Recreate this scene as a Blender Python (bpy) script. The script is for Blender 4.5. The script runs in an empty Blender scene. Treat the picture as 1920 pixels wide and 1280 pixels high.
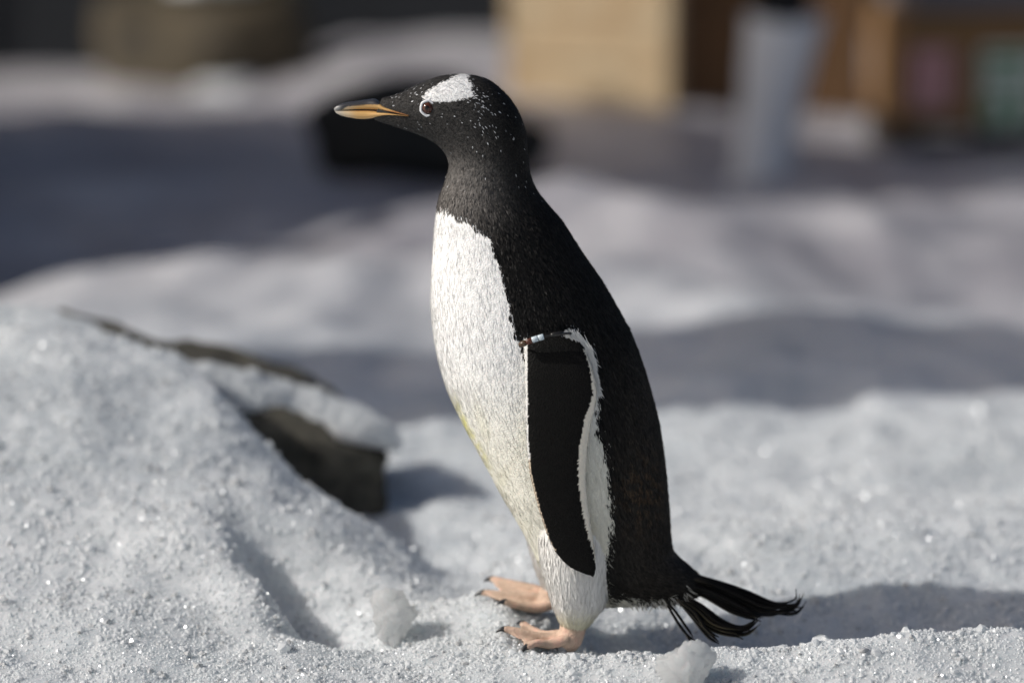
import bpy, bmesh, math, random
import numpy as np
from mathutils import Vector, Matrix, noise as mnoise
from mathutils.kdtree import KDTree

scene = bpy.context.scene
col = scene.collection
R = math.radians
rng = np.random.default_rng(7)
random.seed(7)

# ------------------------------------------------------------------ camera
CAM = np.array((0.0, -4.83, 1.22)); PITCH = R(9.7); FPX = 7200.0     # focal length in pixels of the 1920 wide photo
cam_d = bpy.data.cameras.new('camera'); cam = bpy.data.objects.new('camera', cam_d); col.objects.link(cam)
cam.location = CAM; cam.rotation_euler = (R(90) - PITCH, 0, 0)
cam_d.sensor_width = 36; cam_d.lens = 135; cam_d.clip_end = 500
cam_d.dof.use_dof = True; cam_d.dof.focus_distance = 4.79; cam_d.dof.aperture_fstop = 1.5
scene.camera = cam

# ------------------------------------------------------------------ light
SUN_ELEV, SUN_AZ = R(36.5), R(15)          # sun stands to the left, a little to the camera's side
sun_dir = Vector((-math.cos(SUN_ELEV) * math.cos(SUN_AZ), -math.cos(SUN_ELEV) * math.sin(SUN_AZ), math.sin(SUN_ELEV)))
world = bpy.data.worlds.new('World'); scene.world = world; world.use_nodes = True
wn = world.node_tree.nodes; wl = world.node_tree.links
sky = wn.new('ShaderNodeTexSky'); sky.sky_type = 'NISHITA'; sky.sun_disc = False; sky.dust_density = 4.5; sky.air_density = 0.8; sky.ozone_density = 0.6
sky.sun_elevation = SUN_ELEV; sky.sun_rotation = math.atan2(sun_dir.x, sun_dir.y)
wn['Background'].inputs['Strength'].default_value = 0.105
wl.new(sky.outputs[0], wn['Background'].inputs['Color'])
sd = bpy.data.lights.new('sun', 'SUN'); sd.energy = 3.8; sd.angle = R(0.5); sd.color = (1.0, 0.975, 0.935)
sun = bpy.data.objects.new('sun', sd); col.objects.link(sun)
sun.rotation_euler = (-sun_dir).to_track_quat('-Z', 'Y').to_euler(); sun.location = (-3, -2, 4)
vs = scene.view_settings
vs.view_transform = 'Standard'; vs.look = 'None'; vs.exposure = -0.33; vs.gamma = 1.0; vs.use_curve_mapping = False
scene.render.engine = 'CYCLES'
scene.cycles.use_denoising = True
scene.cycles.max_bounces = 8; scene.cycles.transmission_bounces = 6; scene.cycles.transparent_max_bounces = 8
scene.cycles.caustics_reflective = False; scene.cycles.caustics_refractive = False
scene.cycles.sample_clamp_indirect = 4.0

# ------------------------------------------------------------------ helpers
cp, sp_ = math.cos(PITCH), math.sin(PITCH)
FWD = np.array((0, cp, -sp_)); UP = np.array((0, sp_, cp)); RT = np.array((1.0, 0, 0))

def P(px, py, Y):
    """photo pixel -> point on the vertical plane y = Y"""
    d = FWD + RT * ((px - 960) / FPX) + UP * ((640 - py) / FPX)
    return CAM + d * ((Y - CAM[1]) / d[1])

def G(px, py, z=0.0):
    """photo pixel -> point on the level plane at height z"""
    d = FWD + RT * ((px - 960) / FPX) + UP * ((640 - py) / FPX)
    return CAM + d * ((z - CAM[2]) / d[2])

def project(V):
    v = V - CAM; f = v @ FWD
    return 960 + FPX * (v @ RT) / f, 640 - FPX * (v @ UP) / f

def smooth(a, b, x):
    t = np.clip((x - a) / (b - a), 0, 1); return t * t * (3 - 2 * t)

def _hash(ix, iy, seed):
    h = (ix.astype(np.int64) * 374761393 + iy.astype(np.int64) * 668265263 + seed * 1442695041) & 0xffffffff
    h = ((h ^ (h >> 13)) * 1274126177) & 0xffffffff
    return ((h ^ (h >> 16)) & 0xffff) / 65535.0

def vn(x, y, seed=0):
    """smooth gradient noise, about -1..1"""
    x0 = np.floor(x); y0 = np.floor(y); fx = x - x0; fy = y - y0
    u = fx * fx * fx * (fx * (fx * 6 - 15) + 10); v = fy * fy * fy * (fy * (fy * 6 - 15) + 10)
    def g(ox, oy):
        a = _hash(x0 + ox, y0 + oy, seed) * 2 * np.pi
        return np.cos(a) * (fx - ox) + np.sin(a) * (fy - oy)
    return 1.5 * ((g(0, 0) * (1 - u) + g(1, 0) * u) * (1 - v) + (g(0, 1) * (1 - u) + g(1, 1) * u) * v)

def fbm(x, y, s, octv=4, seed=0, gain=0.5):
    t = np.zeros_like(x, dtype=float); a = 1.0; f = 1.0 / s
    for o in range(octv):
        t = t + a * vn(x * f + 17.3 * o, y * f - 9.1 * o, seed + o); a *= gain; f *= 2.03
    return t

def npmesh(name, V, F, smooth_=True):
    V = np.asarray(V, np.float32); F = np.asarray(F, np.int32); k = F.shape[1]
    me = bpy.data.meshes.new(name)
    me.vertices.add(len(V)); me.vertices.foreach_set('co', V.ravel())
    me.loops.add(F.size); me.loops.foreach_set('vertex_index', F.ravel())
    me.polygons.add(len(F)); me.polygons.foreach_set('loop_start', np.arange(0, F.size, k, dtype=np.int32))
    me.update(calc_edges=True)
    me.polygons.foreach_set('use_smooth', np.full(len(F), smooth_, dtype=bool))
    me.update(); me.validate()
    return me

def put(name, me, mat, parent=None, loc=None):
    o = bpy.data.objects.new(name, me); col.objects.link(o)
    if mat is not None and not me.materials: me.materials.append(mat)
    if parent is not None: o.parent = parent
    if loc is not None: o.location = loc
    return o

def empty(name, loc, rz=0.0):
    o = bpy.data.objects.new(name, None); col.objects.link(o); o.location = loc; o.rotation_euler = (0, 0, rz); o.empty_display_size = .1
    return o

def tag(o, label=None, cat=None, group=None, kind=None):
    for k, v in (('label', label), ('category', cat), ('group', group), ('kind', kind)):
        if v: o[k] = v
    return o

def setcol(me, C, name='col'):
    at = me.color_attributes.new(name, 'FLOAT_COLOR', 'POINT')
    C4 = np.ones((len(me.vertices), 4), np.float32); C4[:, :3] = C
    at.data.foreach_set('color', C4.ravel())

def bm_obj(name, bm, mat, parent=None, smooth_=False):
    me = bpy.data.meshes.new(name); bm.normal_update(); bm.to_mesh(me); bm.free()
    if smooth_: me.polygons.foreach_set('use_smooth', [True] * len(me.polygons))
    return put(name, me, mat, parent)

def box_bm(x0, x1, y0, y1, z0, z1, bev=0.0, bm=None):
    own = bm is None
    if own: bm = bmesh.new()
    r = bmesh.ops.create_cube(bm, size=1.0)
    for v in r['verts']:
        v.co = Vector(((x0 + x1) / 2 + v.co.x * (x1 - x0), (y0 + y1) / 2 + v.co.y * (y1 - y0), (z0 + z1) / 2 + v.co.z * (z1 - z0)))
    if bev:
        es = list({e for v in r['verts'] for e in v.link_edges})
        bmesh.ops.bevel(bm, geom=es, offset=bev, segments=2, affect='EDGES')
    return bm

# ------------------------------------------------------------------ materials
def mat(name):
    m = bpy.data.materials.new(name); m.use_nodes = True
    return m, m.node_tree.nodes, m.node_tree.links, m.node_tree.nodes['Principled BSDF']

def noise_node(n, l, scale, detail=4, rough=.55, vec=None):
    t = n.new('ShaderNodeTexNoise'); t.inputs['Scale'].default_value = scale
    t.inputs['Detail'].default_value = detail; t.inputs['Roughness'].default_value = rough
    if vec is not None: l.new(vec, t.inputs['Vector'])
    return t

def ramp(n, l, fac, stops):
    r = n.new('ShaderNodeValToRGB'); l.new(fac, r.inputs['Fac'])
    e = r.color_ramp.elements
    while len(e) < len(stops): e.new(.5)
    for i, (p, c) in enumerate(stops):
        e[i].position = p; e[i].color = (*c, 1)
    return r

def bump(n, l, b, height, strength, dist):
    bp = n.new('ShaderNodeBump'); bp.inputs['Strength'].default_value = strength; bp.inputs['Distance'].default_value = dist
    l.new(height, bp.inputs['Height']); l.new(bp.outputs[0], b.inputs['Normal']); return bp

def obj_coord(n):
    return n.new('ShaderNodeTexCoord').outputs['Object']

def make_snow():
    m, n, l, b = mat('snow')
    oc = obj_coord(n)
    big = noise_node(n, l, 3.4, 5, .6, oc)
    r = ramp(n, l, big.outputs['Fac'], [(.30, (.44, .485, .51)), (.50, (.62, .65, .665)), (.68, (.74, .765, .77))])
    # darker, greyer snow further up the slope
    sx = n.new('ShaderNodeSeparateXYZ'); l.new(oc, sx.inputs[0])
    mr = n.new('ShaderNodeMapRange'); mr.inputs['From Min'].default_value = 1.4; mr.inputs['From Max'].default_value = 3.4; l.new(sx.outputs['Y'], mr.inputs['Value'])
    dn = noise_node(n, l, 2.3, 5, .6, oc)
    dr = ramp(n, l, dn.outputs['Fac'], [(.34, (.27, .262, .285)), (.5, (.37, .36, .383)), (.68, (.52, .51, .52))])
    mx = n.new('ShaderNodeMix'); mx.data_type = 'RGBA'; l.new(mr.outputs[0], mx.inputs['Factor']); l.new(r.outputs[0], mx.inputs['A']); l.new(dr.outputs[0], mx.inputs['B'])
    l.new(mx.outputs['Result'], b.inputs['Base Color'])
    b.inputs['Roughness'].default_value = .42
    b.inputs['IOR'].default_value = 1.31
    b.inputs['Subsurface Weight'].default_value = .9
    b.inputs['Subsurface Radius'].default_value = (.9, 1.0, 1.0)
    b.inputs['Subsurface Scale'].default_value = .05
    vo = n.new('ShaderNodeTexVoronoi'); vo.inputs['Scale'].default_value = 190; l.new(oc, vo.inputs['Vector'])
    fn = noise_node(n, l, 90, 4, .7, oc)
    ad = n.new('ShaderNodeMath'); ad.operation = 'ADD'; l.new(vo.outputs['Distance'], ad.inputs[0]); l.new(fn.outputs['Fac'], ad.inputs[1])
    bump(n, l, b, ad.outputs[0], .4, .003)
    return m

def make_grain():
    m, n, l, b = mat('ice_grain')
    b.inputs['Base Color'].default_value = (.88, .895, .905, 1)
    b.inputs['Coat Weight'].default_value = .8; b.inputs['Coat Roughness'].default_value = .19; b.inputs['Coat IOR'].default_value = 1.65
    b.inputs['Roughness'].default_value = .22; b.inputs['IOR'].default_value = 1.33
    b.inputs['Transmission Weight'].default_value = .10
    tr = n.new('ShaderNodeBsdfTranslucent'); tr.inputs['Color'].default_value = (.88, .91, .92, 1)
    mx = n.new('ShaderNodeMixShader'); mx.inputs[0].default_value = .42
    l.new(b.outputs[0], mx.inputs[1]); l.new(tr.outputs[0], mx.inputs[2])
    l.new(mx.outputs[0], n['Material Output'].inputs['Surface'])
    return m

def make_ice():
    m, n, l, b = mat('ice')
    oc = obj_coord(n)
    b.inputs['Base Color'].default_value = (.94, .96, .965, 1)
    b.inputs['Roughness'].default_value = .22; b.inputs['IOR'].default_value = 1.31
    b.inputs['Transmission Weight'].default_value = .35
    b.inputs['Subsurface Weight'].default_value = 1.0; b.inputs['Subsurface Scale'].default_value = .03
    b.inputs['Subsurface Radius'].default_value = (.9, 1, 1)
    tr = n.new('ShaderNodeBsdfTranslucent'); tr.inputs['Color'].default_value = (.95, .97, .97, 1)
    mx = n.new('ShaderNodeMixShader'); mx.inputs[0].default_value = .5
    l.new(b.outputs[0], mx.inputs[1]); l.new(tr.outputs[0], mx.inputs[2]); l.new(mx.outputs[0], n['Material Output'].inputs['Surface'])
    fn = noise_node(n, l, 260, 6, .75, oc); bump(n, l, b, fn.outputs['Fac'], 1.0, .004)
    return m

def make_rock(name, c1, c2, scale=9, rough=.8):
    m, n, l, b = mat(name)
    oc = obj_coord(n)
    t = noise_node(n, l, scale, 8, .65, oc)
    r = ramp(n, l, t.outputs['Fac'], [(.32, c1), (.5, tuple((a + d) / 2 for a, d in zip(c1, c2))), (.7, c2)])
    l.new(r.outputs[0], b.inputs['Base Color']); b.inputs['Roughness'].default_value = rough
    t2 = noise_node(n, l, scale * 6, 8, .7, oc); bump(n, l, b, t2.outputs['Fac'], .7, .01)
    return m

def make_plain(name, c, rough=.6, var=.25, scale=20, bumpd=0.0, spec=.5):
    m, n, l, b = mat(name)
    oc = obj_coord(n)
    t = noise_node(n, l, scale, 5, .6, oc)
    r = ramp(n, l, t.outputs['Fac'], [(.3, tuple(x * (1 - var) for x in c)), (.7, tuple(min(1, x * (1 + var)) for x in c))])
    l.new(r.outputs[0], b.inputs['Base Color']); b.inputs['Roughness'].default_value = rough
    b.inputs['Specular IOR Level'].default_value = spec
    if bumpd: bump(n, l, b, t.outputs['Fac'], .5, bumpd)
    return m

def make_attr(name, rough=.5, spec=.5, sheen=0.0, bumps=None, sss=0.0):
    m, n, l, b = mat(name)
    a = n.new('ShaderNodeAttribute'); a.attribute_name = 'col'
    l.new(a.outputs['Color'], b.inputs['Base Color'])
    b.inputs['Roughness'].default_value = rough; b.inputs['Specular IOR Level'].default_value = spec
    b.inputs['Sheen Weight'].default_value = sheen; b.inputs['Sheen Roughness'].default_value = .4
    if sss:
        b.inputs['Subsurface Weight'].default_value = sss; b.inputs['Subsurface Scale'].default_value = .004
        b.inputs['Subsurface Radius'].default_value = (1, .5, .35)
    if bumps:
        t = n.new('ShaderNodeTexVoronoi'); t.inputs['Scale'].default_value = bumps; l.new(obj_coord(n), t.inputs['Vector'])
        bump(n, l, b, t.outputs['Distance'], .5, .0012)
    return m

def make_clear():
    m, n, l, b = mat('clear_ice')
    b.inputs['Base Color'].default_value = (.97, .985, .99, 1); b.inputs['Roughness'].default_value = .06; b.inputs['IOR'].default_value = 1.31
    b.inputs['Transmission Weight'].default_value = .6
    return m

M = dict(
    clear=make_clear(),
    snow=make_snow(), grain=make_grain(), ice=make_ice(),
    rock=make_rock('dark_rock', (.022, .020, .015), (.13, .118, .088), 22),
    rock_brown=make_rock('brown_rock', (.02, .016, .010), (.12, .092, .05), 3.5),
    rock_black=make_rock('black_rock', (.006, .006, .004), (.022, .021, .015), 6),
    shade_caster=make_rock('shade_caster_rock', (.10, .09, .08), (.30, .28, .26), 3),
    body=make_attr('penguin_skin', .6, .10, bumps=420, sss=.05), feather=make_attr('feather', .6, .17, .0),
    flipfeather=make_attr('flipper_feather', .5, .12, .0), beak=make_attr('beak_horn', .32, .5, sss=.1),
    claw=make_plain('claw', (.022, .022, .024), .28), iris=make_plain('iris', (.06, .017, .008), .12, .5, 300),
    pupil=make_plain('pupil', (.002, .002, .002), .05), ring=make_plain('eye_ring', (.72, .73, .75), .5, .1, 300),
    wire=make_plain('band_wire', (.012, .011, .010), .35), bead=make_plain('band_bead', (.50, .58, .63), .35, .12, 200),
    bead_red=make_plain('band_brown', (.085, .026, .014), .3, .3, 200), bead_tip=make_plain('band_tip', (.06, .035, .018), .3),
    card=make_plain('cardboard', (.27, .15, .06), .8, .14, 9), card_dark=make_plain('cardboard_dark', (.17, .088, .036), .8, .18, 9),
    plywood=make_rock('pale_wood', (.60, .49, .32), (.47, .31, .16), 4.5, .7), tape=make_plain('tape', (.30, .24, .13), .4, .05),
    paper_pink=make_plain('label_pink', (.78, .50, .47), .7, .1), ink_red=make_plain('label_red', (.42, .05, .07), .7, .1),
    paper_green=make_plain('label_pale_green', (.74, .80, .70), .7, .1), ink_green=make_plain('label_green', (.07, .24, .08), .7, .1),
    foam=make_plain('grey_foam', (.19, .175, .18), .8, .08, 20), wood=make_plain('shadow_wood', (.05, .04, .03), .8, .3, 12),
    wall=make_plain('dark_panel', (.011, .014, .018), .75, .3, 3), wall_edge=make_plain('dark_post', (.02, .022, .024), .7, .2, 5),
    boot=make_plain('white_rubber', (.83, .84, .84), .4, .04, 6), cloth=make_plain('black_cloth', (.008, .008, .009), .9, .3, 40),
    skin=make_plain('skin', (.45, .27, .19), .5, .1), hair=make_plain('hair', (.015, .011, .009), .6, .3, 60),
)

# ------------------------------------------------------------------ terrain
def gauss(x, y, cx, cy, sx, sy, rot=0.0):
    c, s = math.cos(rot), math.sin(rot)
    u = ((x - cx) * c + (y - cy) * s) / sx; v = (-(x - cx) * s + (y - cy) * c) / sy
    return np.exp(-.5 * (u * u + v * v))

def H(x, y, fine=True):
    x = np.asarray(x, float); y = np.asarray(y, float)
    near = 1 - smooth(1.1, 2.4, y)
    z = np.zeros_like(x)
    # gentle and medium lumps
    z += near * (.012 * fbm(x, y, .34, 3, 11) + .006 * fbm(x, y, .11, 3, 21))
    z += (1 - near) * ((.05 - .025 * smooth(4.2, 6.5, y)) * fbm(x, y * .8, .70, 3, 31, .6) + .018 * fbm(x, y, .3, 2, 36))
    # the snow bank on the left
    wob = .04 * vn(x * 4, y * 4, 3) + .02 * vn(x * 11, y * 11, 4)
    dd = .75 * (x + .30) + .66 * (y - .58) + wob * .8          # the bank breaks off along a line beside the slab
    bank = smooth(-.30, .86, y) * (1 - smooth(-.46, -.04, x + wob)) * (1 - smooth(-.015, .10, dd))
    z += (.219 + .035 * smooth(-.42, -.76, x)) * bank
    z += .02 * gauss(x, y, -.72, .80, .16, .2)
    # hollow of an old footprint in front of the bank with a crisp left lip
    dx = x + .325 + .42 * (y - .06) + .012 * vn(x * 30, y * 30, 6) + .006 * vn(x * 80, y * 80, 7)
    win = smooth(-.10, -.02, y) * (1 - smooth(.16, .34, y))
    z -= .058 * smooth(-.01, .07, dx) * (1 - smooth(.03, .23, dx)) * win
    z += .020 * gauss(dx, y, -.03, .10, .035, .10)
    # gully between bank and penguin
    c = G(790, 1030); z -= .035 * gauss(x, y, c[0], c[1], .07, .22, .25)
    # hollow round the feet and tail, bump under the far foot
    c = G(1190, 1190); z -= .028 * gauss(x, y, c[0], c[1], .10, .07)
    c = G(960, 1150); z += .020 * gauss(x, y, c[0], c[1], .09, .05)
    c = G(870, 1190); z += .012 * gauss(x, y, c[0], c[1], .10, .07)
    # low crest along the bottom and at the right
    c = G(1830, 1258); z += .050 * gauss(x, y, c[0], c[1], .20, .05, .15)
    c = G(1600, 1185); z -= .030 * gauss(x, y, c[0], c[1], .22, .07, .1)
    c = G(1700, 1060); z += .025 * gauss(x, y, c[0], c[1], .30, .10, .1)
    c = G(1130, 1262); z += .016 * gauss(x, y, c[0], c[1], .17, .045)
    c = G(1500, 1010); z += .03 * gauss(x, y, c[0], c[1], .35, .22)
    c = G(1610, 850); z += .02 * gauss(x, y, c[0], c[1], .42, .20)
    c = G(1480, 975); z -= .025 * gauss(x, y, c[0], c[1], .03, .05)
    # the hidden gully behind the near field
    z += .026 * fbm(x, y, .30, 3, 77) * np.exp(-.5 * ((y - 1.45) / .45) ** 2)
    z -= .12 * smooth(6.9, 8.3, y) * (1 - smooth(-1.0, -.5, x)) * (1 - smooth(10, 14, y))
    z -= .085 * smooth(2.2, 3.6, y) * (1 - smooth(10, 20, y))
    # far field
    for (px, py, sx, sy, a) in FAR:
        c = G(px, py); z += a * gauss(x, y, c[0], c[1], sx, sy)
    for (cx, cy, w_) in FEET: z += w_ * gauss(x, y, cx, cy, .03, .03)
    if fine:
        f = 1 - smooth(1.6, 3.2, y)
        z += f * (0.0017 * fbm(x, y, .032, 3, 51, .6) + .0014 * np.abs(vn(x * 110, y * 110, 61)))
    return z

FAR = [  # px, py, half widths in metres, height
    (560, 560, .30, .4, .08), (820, 450, .35, .4, .07), (1250, 440, .5, .4, .06), (1700, 420, .6, .45, .08), (1450, 600, .3, .22, .02),
    (120, 415, .30, .50, -.17), (420, 330, .4, .5, .04), (1250, 300, .4, .35, -.05), (300, 520, .3, .4, .05), (1000, 560, .3, .3, .05),
]

# the snow rises to meet the soles: heels and toes of both feet, height wanted there
FEET = []
def fit_feet():
    pts = [(P(1065, 1216, -.060), .002), (P(1030, 1140, .066), .008), (P(944, 1182, -.068), .007), (P(985, 1213, -.102), .007), (P(978, 1172, -.016), .010),
           (P(944, 1130, .024), .008), (P(903, 1116, .070), .008), (P(920, 1090, .110), .008), (P(985, 1135, .045), .008), (P(1000, 1196, -.064), .008)]
    C_ = np.array([q[:2] for q, _ in pts]); want = np.array([q[2] - d for q, d in pts]) - H(C_[:, 0], C_[:, 1], False)
    K = np.array([gauss(C_[:, 0], C_[:, 1], a, b, .03, .03) for a, b in C_]).T + np.eye(len(pts)) * .15
    w = np.linalg.solve(K, want); FEET.extend((a, b, k) for (a, b), k in zip(C_, w))
fit_feet()

def axis(lo_far, lo, hi, hi_far, step, growth):
    mid = np.arange(lo, hi + step * .5, step)
    def ext(start, end, sgn):
        out = []; s = step; x = start
        while sgn * (end - x) > 0:
            s *= growth; x += sgn * s; out.append(x)
        return out
    return np.array(ext(lo, lo_far, -1)[::-1] + list(mid) + ext(hi, hi_far, 1))

gx = axis(-70, -.80, .80, 70, .0046, 1.045)
gy = axis(-60, -.48, .95, 110, .0046, 1.022)
X, Yg = np.meshgrid(gx, gy)
Z = H(X, Yg)
far_fade = 1 - smooth(9, 30, np.hypot(X, Yg))
Z = Z * far_fade
nx, ny = len(gx), len(gy)
ii = np.arange(nx * ny).reshape(ny, nx)
Fq = np.stack([ii[:-1, :-1], ii[:-1, 1:], ii[1:, 1:], ii[1:, :-1]], -1).reshape(-1, 4)
snow = put('snow_ground', npmesh('snow_ground', np.stack([X, Yg, Z], -1).reshape(-1, 3), Fq), M['snow'])
tag(snow, kind='structure')
print('terrain verts', nx * ny)

def Hz(x, y): return float(H(np.array([x]), np.array([y]))[0])

def GT(px, py):
    """photo pixel -> point where its ray meets the snow"""
    d = FWD + RT * ((px - 960) / FPX) + UP * ((640 - py) / FPX)
    t = np.linspace(3.5, 16, 6000); q = CAM + d * t[:, None]
    k = np.argmax(q[:, 2] < H(q[:, 0], q[:, 1])); return q[k]

# ------------------------------------------------------------------ rocks
def cut_rock(dims, seed, subdiv=4, cuts=9, rough=.05, freq=2.2, dr=(.62, .86)):
    """boulder: icosphere flattened by random planes, then roughened"""
    rnd = random.Random(seed)
    bm = bmesh.new(); bmesh.ops.create_icosphere(bm, subdivisions=subdiv, radius=1.0)
    planes = []
    for _ in range(cuts):
        v = Vector((rnd.gauss(0, 1), rnd.gauss(0, 1), rnd.gauss(0, .8))).normalized(); planes.append((v, rnd.uniform(*dr)))
    for v in bm.verts:
        p = v.co.copy()
        for nrm, d in planes:
            k = p.dot(nrm) - d
            if k > 0: p -= nrm * k * .93
        o = Vector((seed * 3.1, seed * 1.7, 0))
        p += p.normalized() * (rough * mnoise.fractal(p * freq + o, .9, 2.1, 6) * 1.0)
        v.co = Vector((p.x * dims[0], p.y * dims[1], p.z * dims[2]))
    return bm

def boulder(name, loc, dims, seed, m, label, rot=(0, 0, 0), **k):
    o = bm_obj(name, cut_rock(dims, seed, **k), m, None, True)
    o.location = loc; o.rotation_euler = rot
    return tag(o, label, 'rock')

# slab half buried in the snow bank: eight corners, filled in and roughened
SLAB_C = np.zeros((2, 2, 2, 3))
def slab():
    # order: (left/right, front/back, bottom/top)
    C = SLAB_C
    C[0, 0, 0] = (-.86, .74, -.10); C[0, 0, 1] = (-.86, .80, .25)
    C[0, 1, 0] = (-.86, 1.10, -.10); C[0, 1, 1] = P(100, 558, 1.06)
    C[1, 0, 0] = P(735, 985, .80); C[1, 0, 1] = P(755, 842, .82)
    C[1, 1, 0] = P(735, 960, 1.02); C[1, 1, 1] = P(610, 676, 1.08)
    n = (60, 26, 22)
    bm = bmesh.new(); bmesh.ops.create_cube(bm, size=2.0)
    bmesh.ops.subdivide_edges(bm, edges=bm.edges[:], cuts=30, use_grid_fill=True)
    for v in bm.verts:
        a, b, c = ((v.co[i] + 1) / 2 for i in range(3))
        p = np.zeros(3)
        for i in (0, 1):
            for j in (0, 1):
                for k in (0, 1):
                    p += C[i, j, k] * ((a if i else 1 - a) * (b if j else 1 - b) * (c if k else 1 - c))
        q = Vector(p); nrm = Vector((v.co.x ** 5, v.co.y ** 5, v.co.z ** 5))
        e = sorted((abs(v.co.x), abs(v.co.y), abs(v.co.z)))
        rnd = max(0, e[1] - .8) * .09                      # worn edges
        q -= nrm.normalized() * rnd
        q += nrm.normalized() * (.020 * mnoise.fractal(q * 9, .9, 2.2, 6) + .012 * mnoise.noise(q * 5))
        v.co = q
    o = bm_obj('rock_slab', bm, M['rock'], None, True)
    return tag(o, 'dark flat rock slab poking out of the snow bank beside the penguin', 'rock')
slab()

def blob(name, loc, dims, seed, m, rough=.12, freq=1.6, subdiv=5, fine=.012):
    bm = bmesh.new(); bmesh.ops.create_icosphere(bm, subdivisions=subdiv, radius=1.0)
    for v in bm.verts:
        p = v.co.copy(); o = Vector((seed * 5.3, 0, seed))
        k = 1 + rough * mnoise.fractal(p * freq + o, 1, 2, 3) * 1.5
        k += fine * mnoise.noise(p * 22 + o) + fine * .7 * mnoise.noise(p * 45 + o)
        v.co = Vector((p.x * dims[0] * k, p.y * dims[1] * k, p.z * dims[2] * k))
    o = bm_obj(name, bm, m, None, True); o.location = loc
    return o

def slab_cap():
    """snow lying on the slab: follows its top face, thick in the middle, rounded at the rim"""
    na, nb = 130, 90; V = np.zeros((2, na, nb, 3))
    for i, a in enumerate(np.linspace(.36, 1.0, na)):
        for j, b in enumerate(np.linspace(.08, .46, nb)):
            p = (SLAB_C[0, 0, 1] * (1 - a) + SLAB_C[1, 0, 1] * a) * (1 - b) + (SLAB_C[0, 1, 1] * (1 - a) + SLAB_C[1, 1, 1] * a) * b
            u = 2 * i / (na - 1) - 1; v = 2 * j / (nb - 1) - 1
            rr = max(0.0, 1 - abs(u) ** 3.2) * max(0.0, 1 - abs(v) ** 3.2)
            q = Vector(p); w = mnoise.fractal(q * 14, 1, 2, 3)
            t = rr ** .5 * (.023 + .012 * w) + .0035 * mnoise.noise(q * 60) + .002 * mnoise.noise(q * 140)
            sh = np.array((.016 * mnoise.noise(q * 10), .02 * mnoise.noise(q * 10 + Vector((7, 3, 1))), 0))
            V[0, i, j] = p + sh + np.array((0, 0, t)); V[1, i, j] = p + sh + np.array((0, 0, -.016))
    idx = np.arange(na * nb).reshape(na, nb); f = lambda o: np.stack([idx[:-1, :-1], idx[1:, :-1], idx[1:, 1:], idx[:-1, 1:]], -1).reshape(-1, 4) + o
    rim = np.concatenate([idx[:, 0], idx[-1, 1:], idx[-2::-1, -1], idx[0, -2:0:-1]]); r2 = np.roll(rim, -1); o2 = na * nb
    side = np.stack([rim, rim + o2, r2 + o2, r2], -1)
    o = put('snow_clump', npmesh('snow_clump', V.reshape(-1, 3), np.concatenate([f(0), f(o2)[:, ::-1], side])), M['snow'])
    tag(o, 'rounded cap of snow lying on the dark rock slab', 'snow')
    return V[0].reshape(-1, 3)
cap_pts = slab_cap()

# background rocks
c = GT(385, 165); boulder('boulder', (c[0], c[1] + .25, c[2] + .10), (.52, .40, .36), 5, M['rock_brown'], 'brown boulder with snow on its top in front of the dark wall', (0, 0, .4))
s = blob('snow_clump', (c[0] + .02, c[1] + .18, c[2] + .385), (.18, .16, .05), 8, M['snow'], .14, 1.6, 4)
tag(s, 'patch of snow on top of the brown boulder', 'snow')
s = blob('snow_heap', (c[0] + .06, c[1] - .08, c[2] - .01), (.17, .12, .06), 9, M['snow'], .14, 1.6, 4)
tag(s, 'low heap of snow against the foot of the brown boulder', 'snow')
c = GT(772, 342); boulder('boulder', (c[0], c[1] + .20, c[2] + .07), (.38, .28, .20), 12, M['rock_black'], 'low black rock in the snow behind the head of the penguin', (0, R(-6), .2))
# unseen rocks added out of the frame to cast shade over the snow
boulder('shade_rock', (-2.7, 5.9, .6), (.55, 1.05, 2.0), 21, M['shade_caster'], 'broad unseen rock added to shade the snow field', (0, 0, .1), subdiv=5)
boulder('shade_rock', (-2.6, 4.6, 1.2), (.5, .95, 3.1), 23, M['shade_caster'], 'tallest unseen rock added to shade the snow field', (0, 0, .1), subdiv=5)
boulder('shade_rock', (-1.9, 3.55, .4), (.36, .5, 1.05), 31, M['shade_caster'], 'short unseen rock added to shade the snow at the left', (0, 0, .5), subdiv=5)
boulder('shade_rock', (-2.0, 1.3, 1.0), (.36, .44, 2.4), 27, M['shade_caster'], 'slender unseen rock added to shade a band of snow', (0, 0, .3), subdiv=5)

# ------------------------------------------------------------------ dark wall at the back
def back_wall():
    y = 9.6; w = empty('back_wall', (0, y, 0))
    tag(w, 'dark panelled wall standing behind the snow field', 'wall')
    for k in range(14):
        x0 = -7 + k * 1.0
        bm = box_bm(x0 + .012, x0 + .988, 0, .05, -.3, 2.6, .008); bm_obj('panel', bm, M['wall'], w)
    for k in range(15):
        x0 = -7 + k * 1.0
        bm = box_bm(x0 - .03, x0 + .03, -.03, .07, -.3, 2.64, .006); bm_obj('post', bm, M['wall_edge'], w)
back_wall()

# ------------------------------------------------------------------ boxes
def carton(name, corner, rz, wx, wy, h, m, label, tape=True):
    """origin at the near bottom corner; x along one visible face, y along the other"""
    b = empty(name, corner, rz); tag(b, label, 'box')
    bm_obj('side_walls', box_bm(0, wx, 0, wy, 0, h - .006, .006), m, b)
    for s in (0, 1):
        bm = box_bm(.004, wx - .004, s * wy / 2 + (.003 if s else .004), (s + 1) * wy / 2 - (.004 if s else .003), h - .003, h + .002); bm_obj('flap', bm, m, b)
    if tape:
        bm = box_bm(-.002, wx + .002, wy / 2 - .03, wy / 2 + .03, h + .004, h + .0055); bm_obj('tape', bm, M['tape'], b)
    return b

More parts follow.
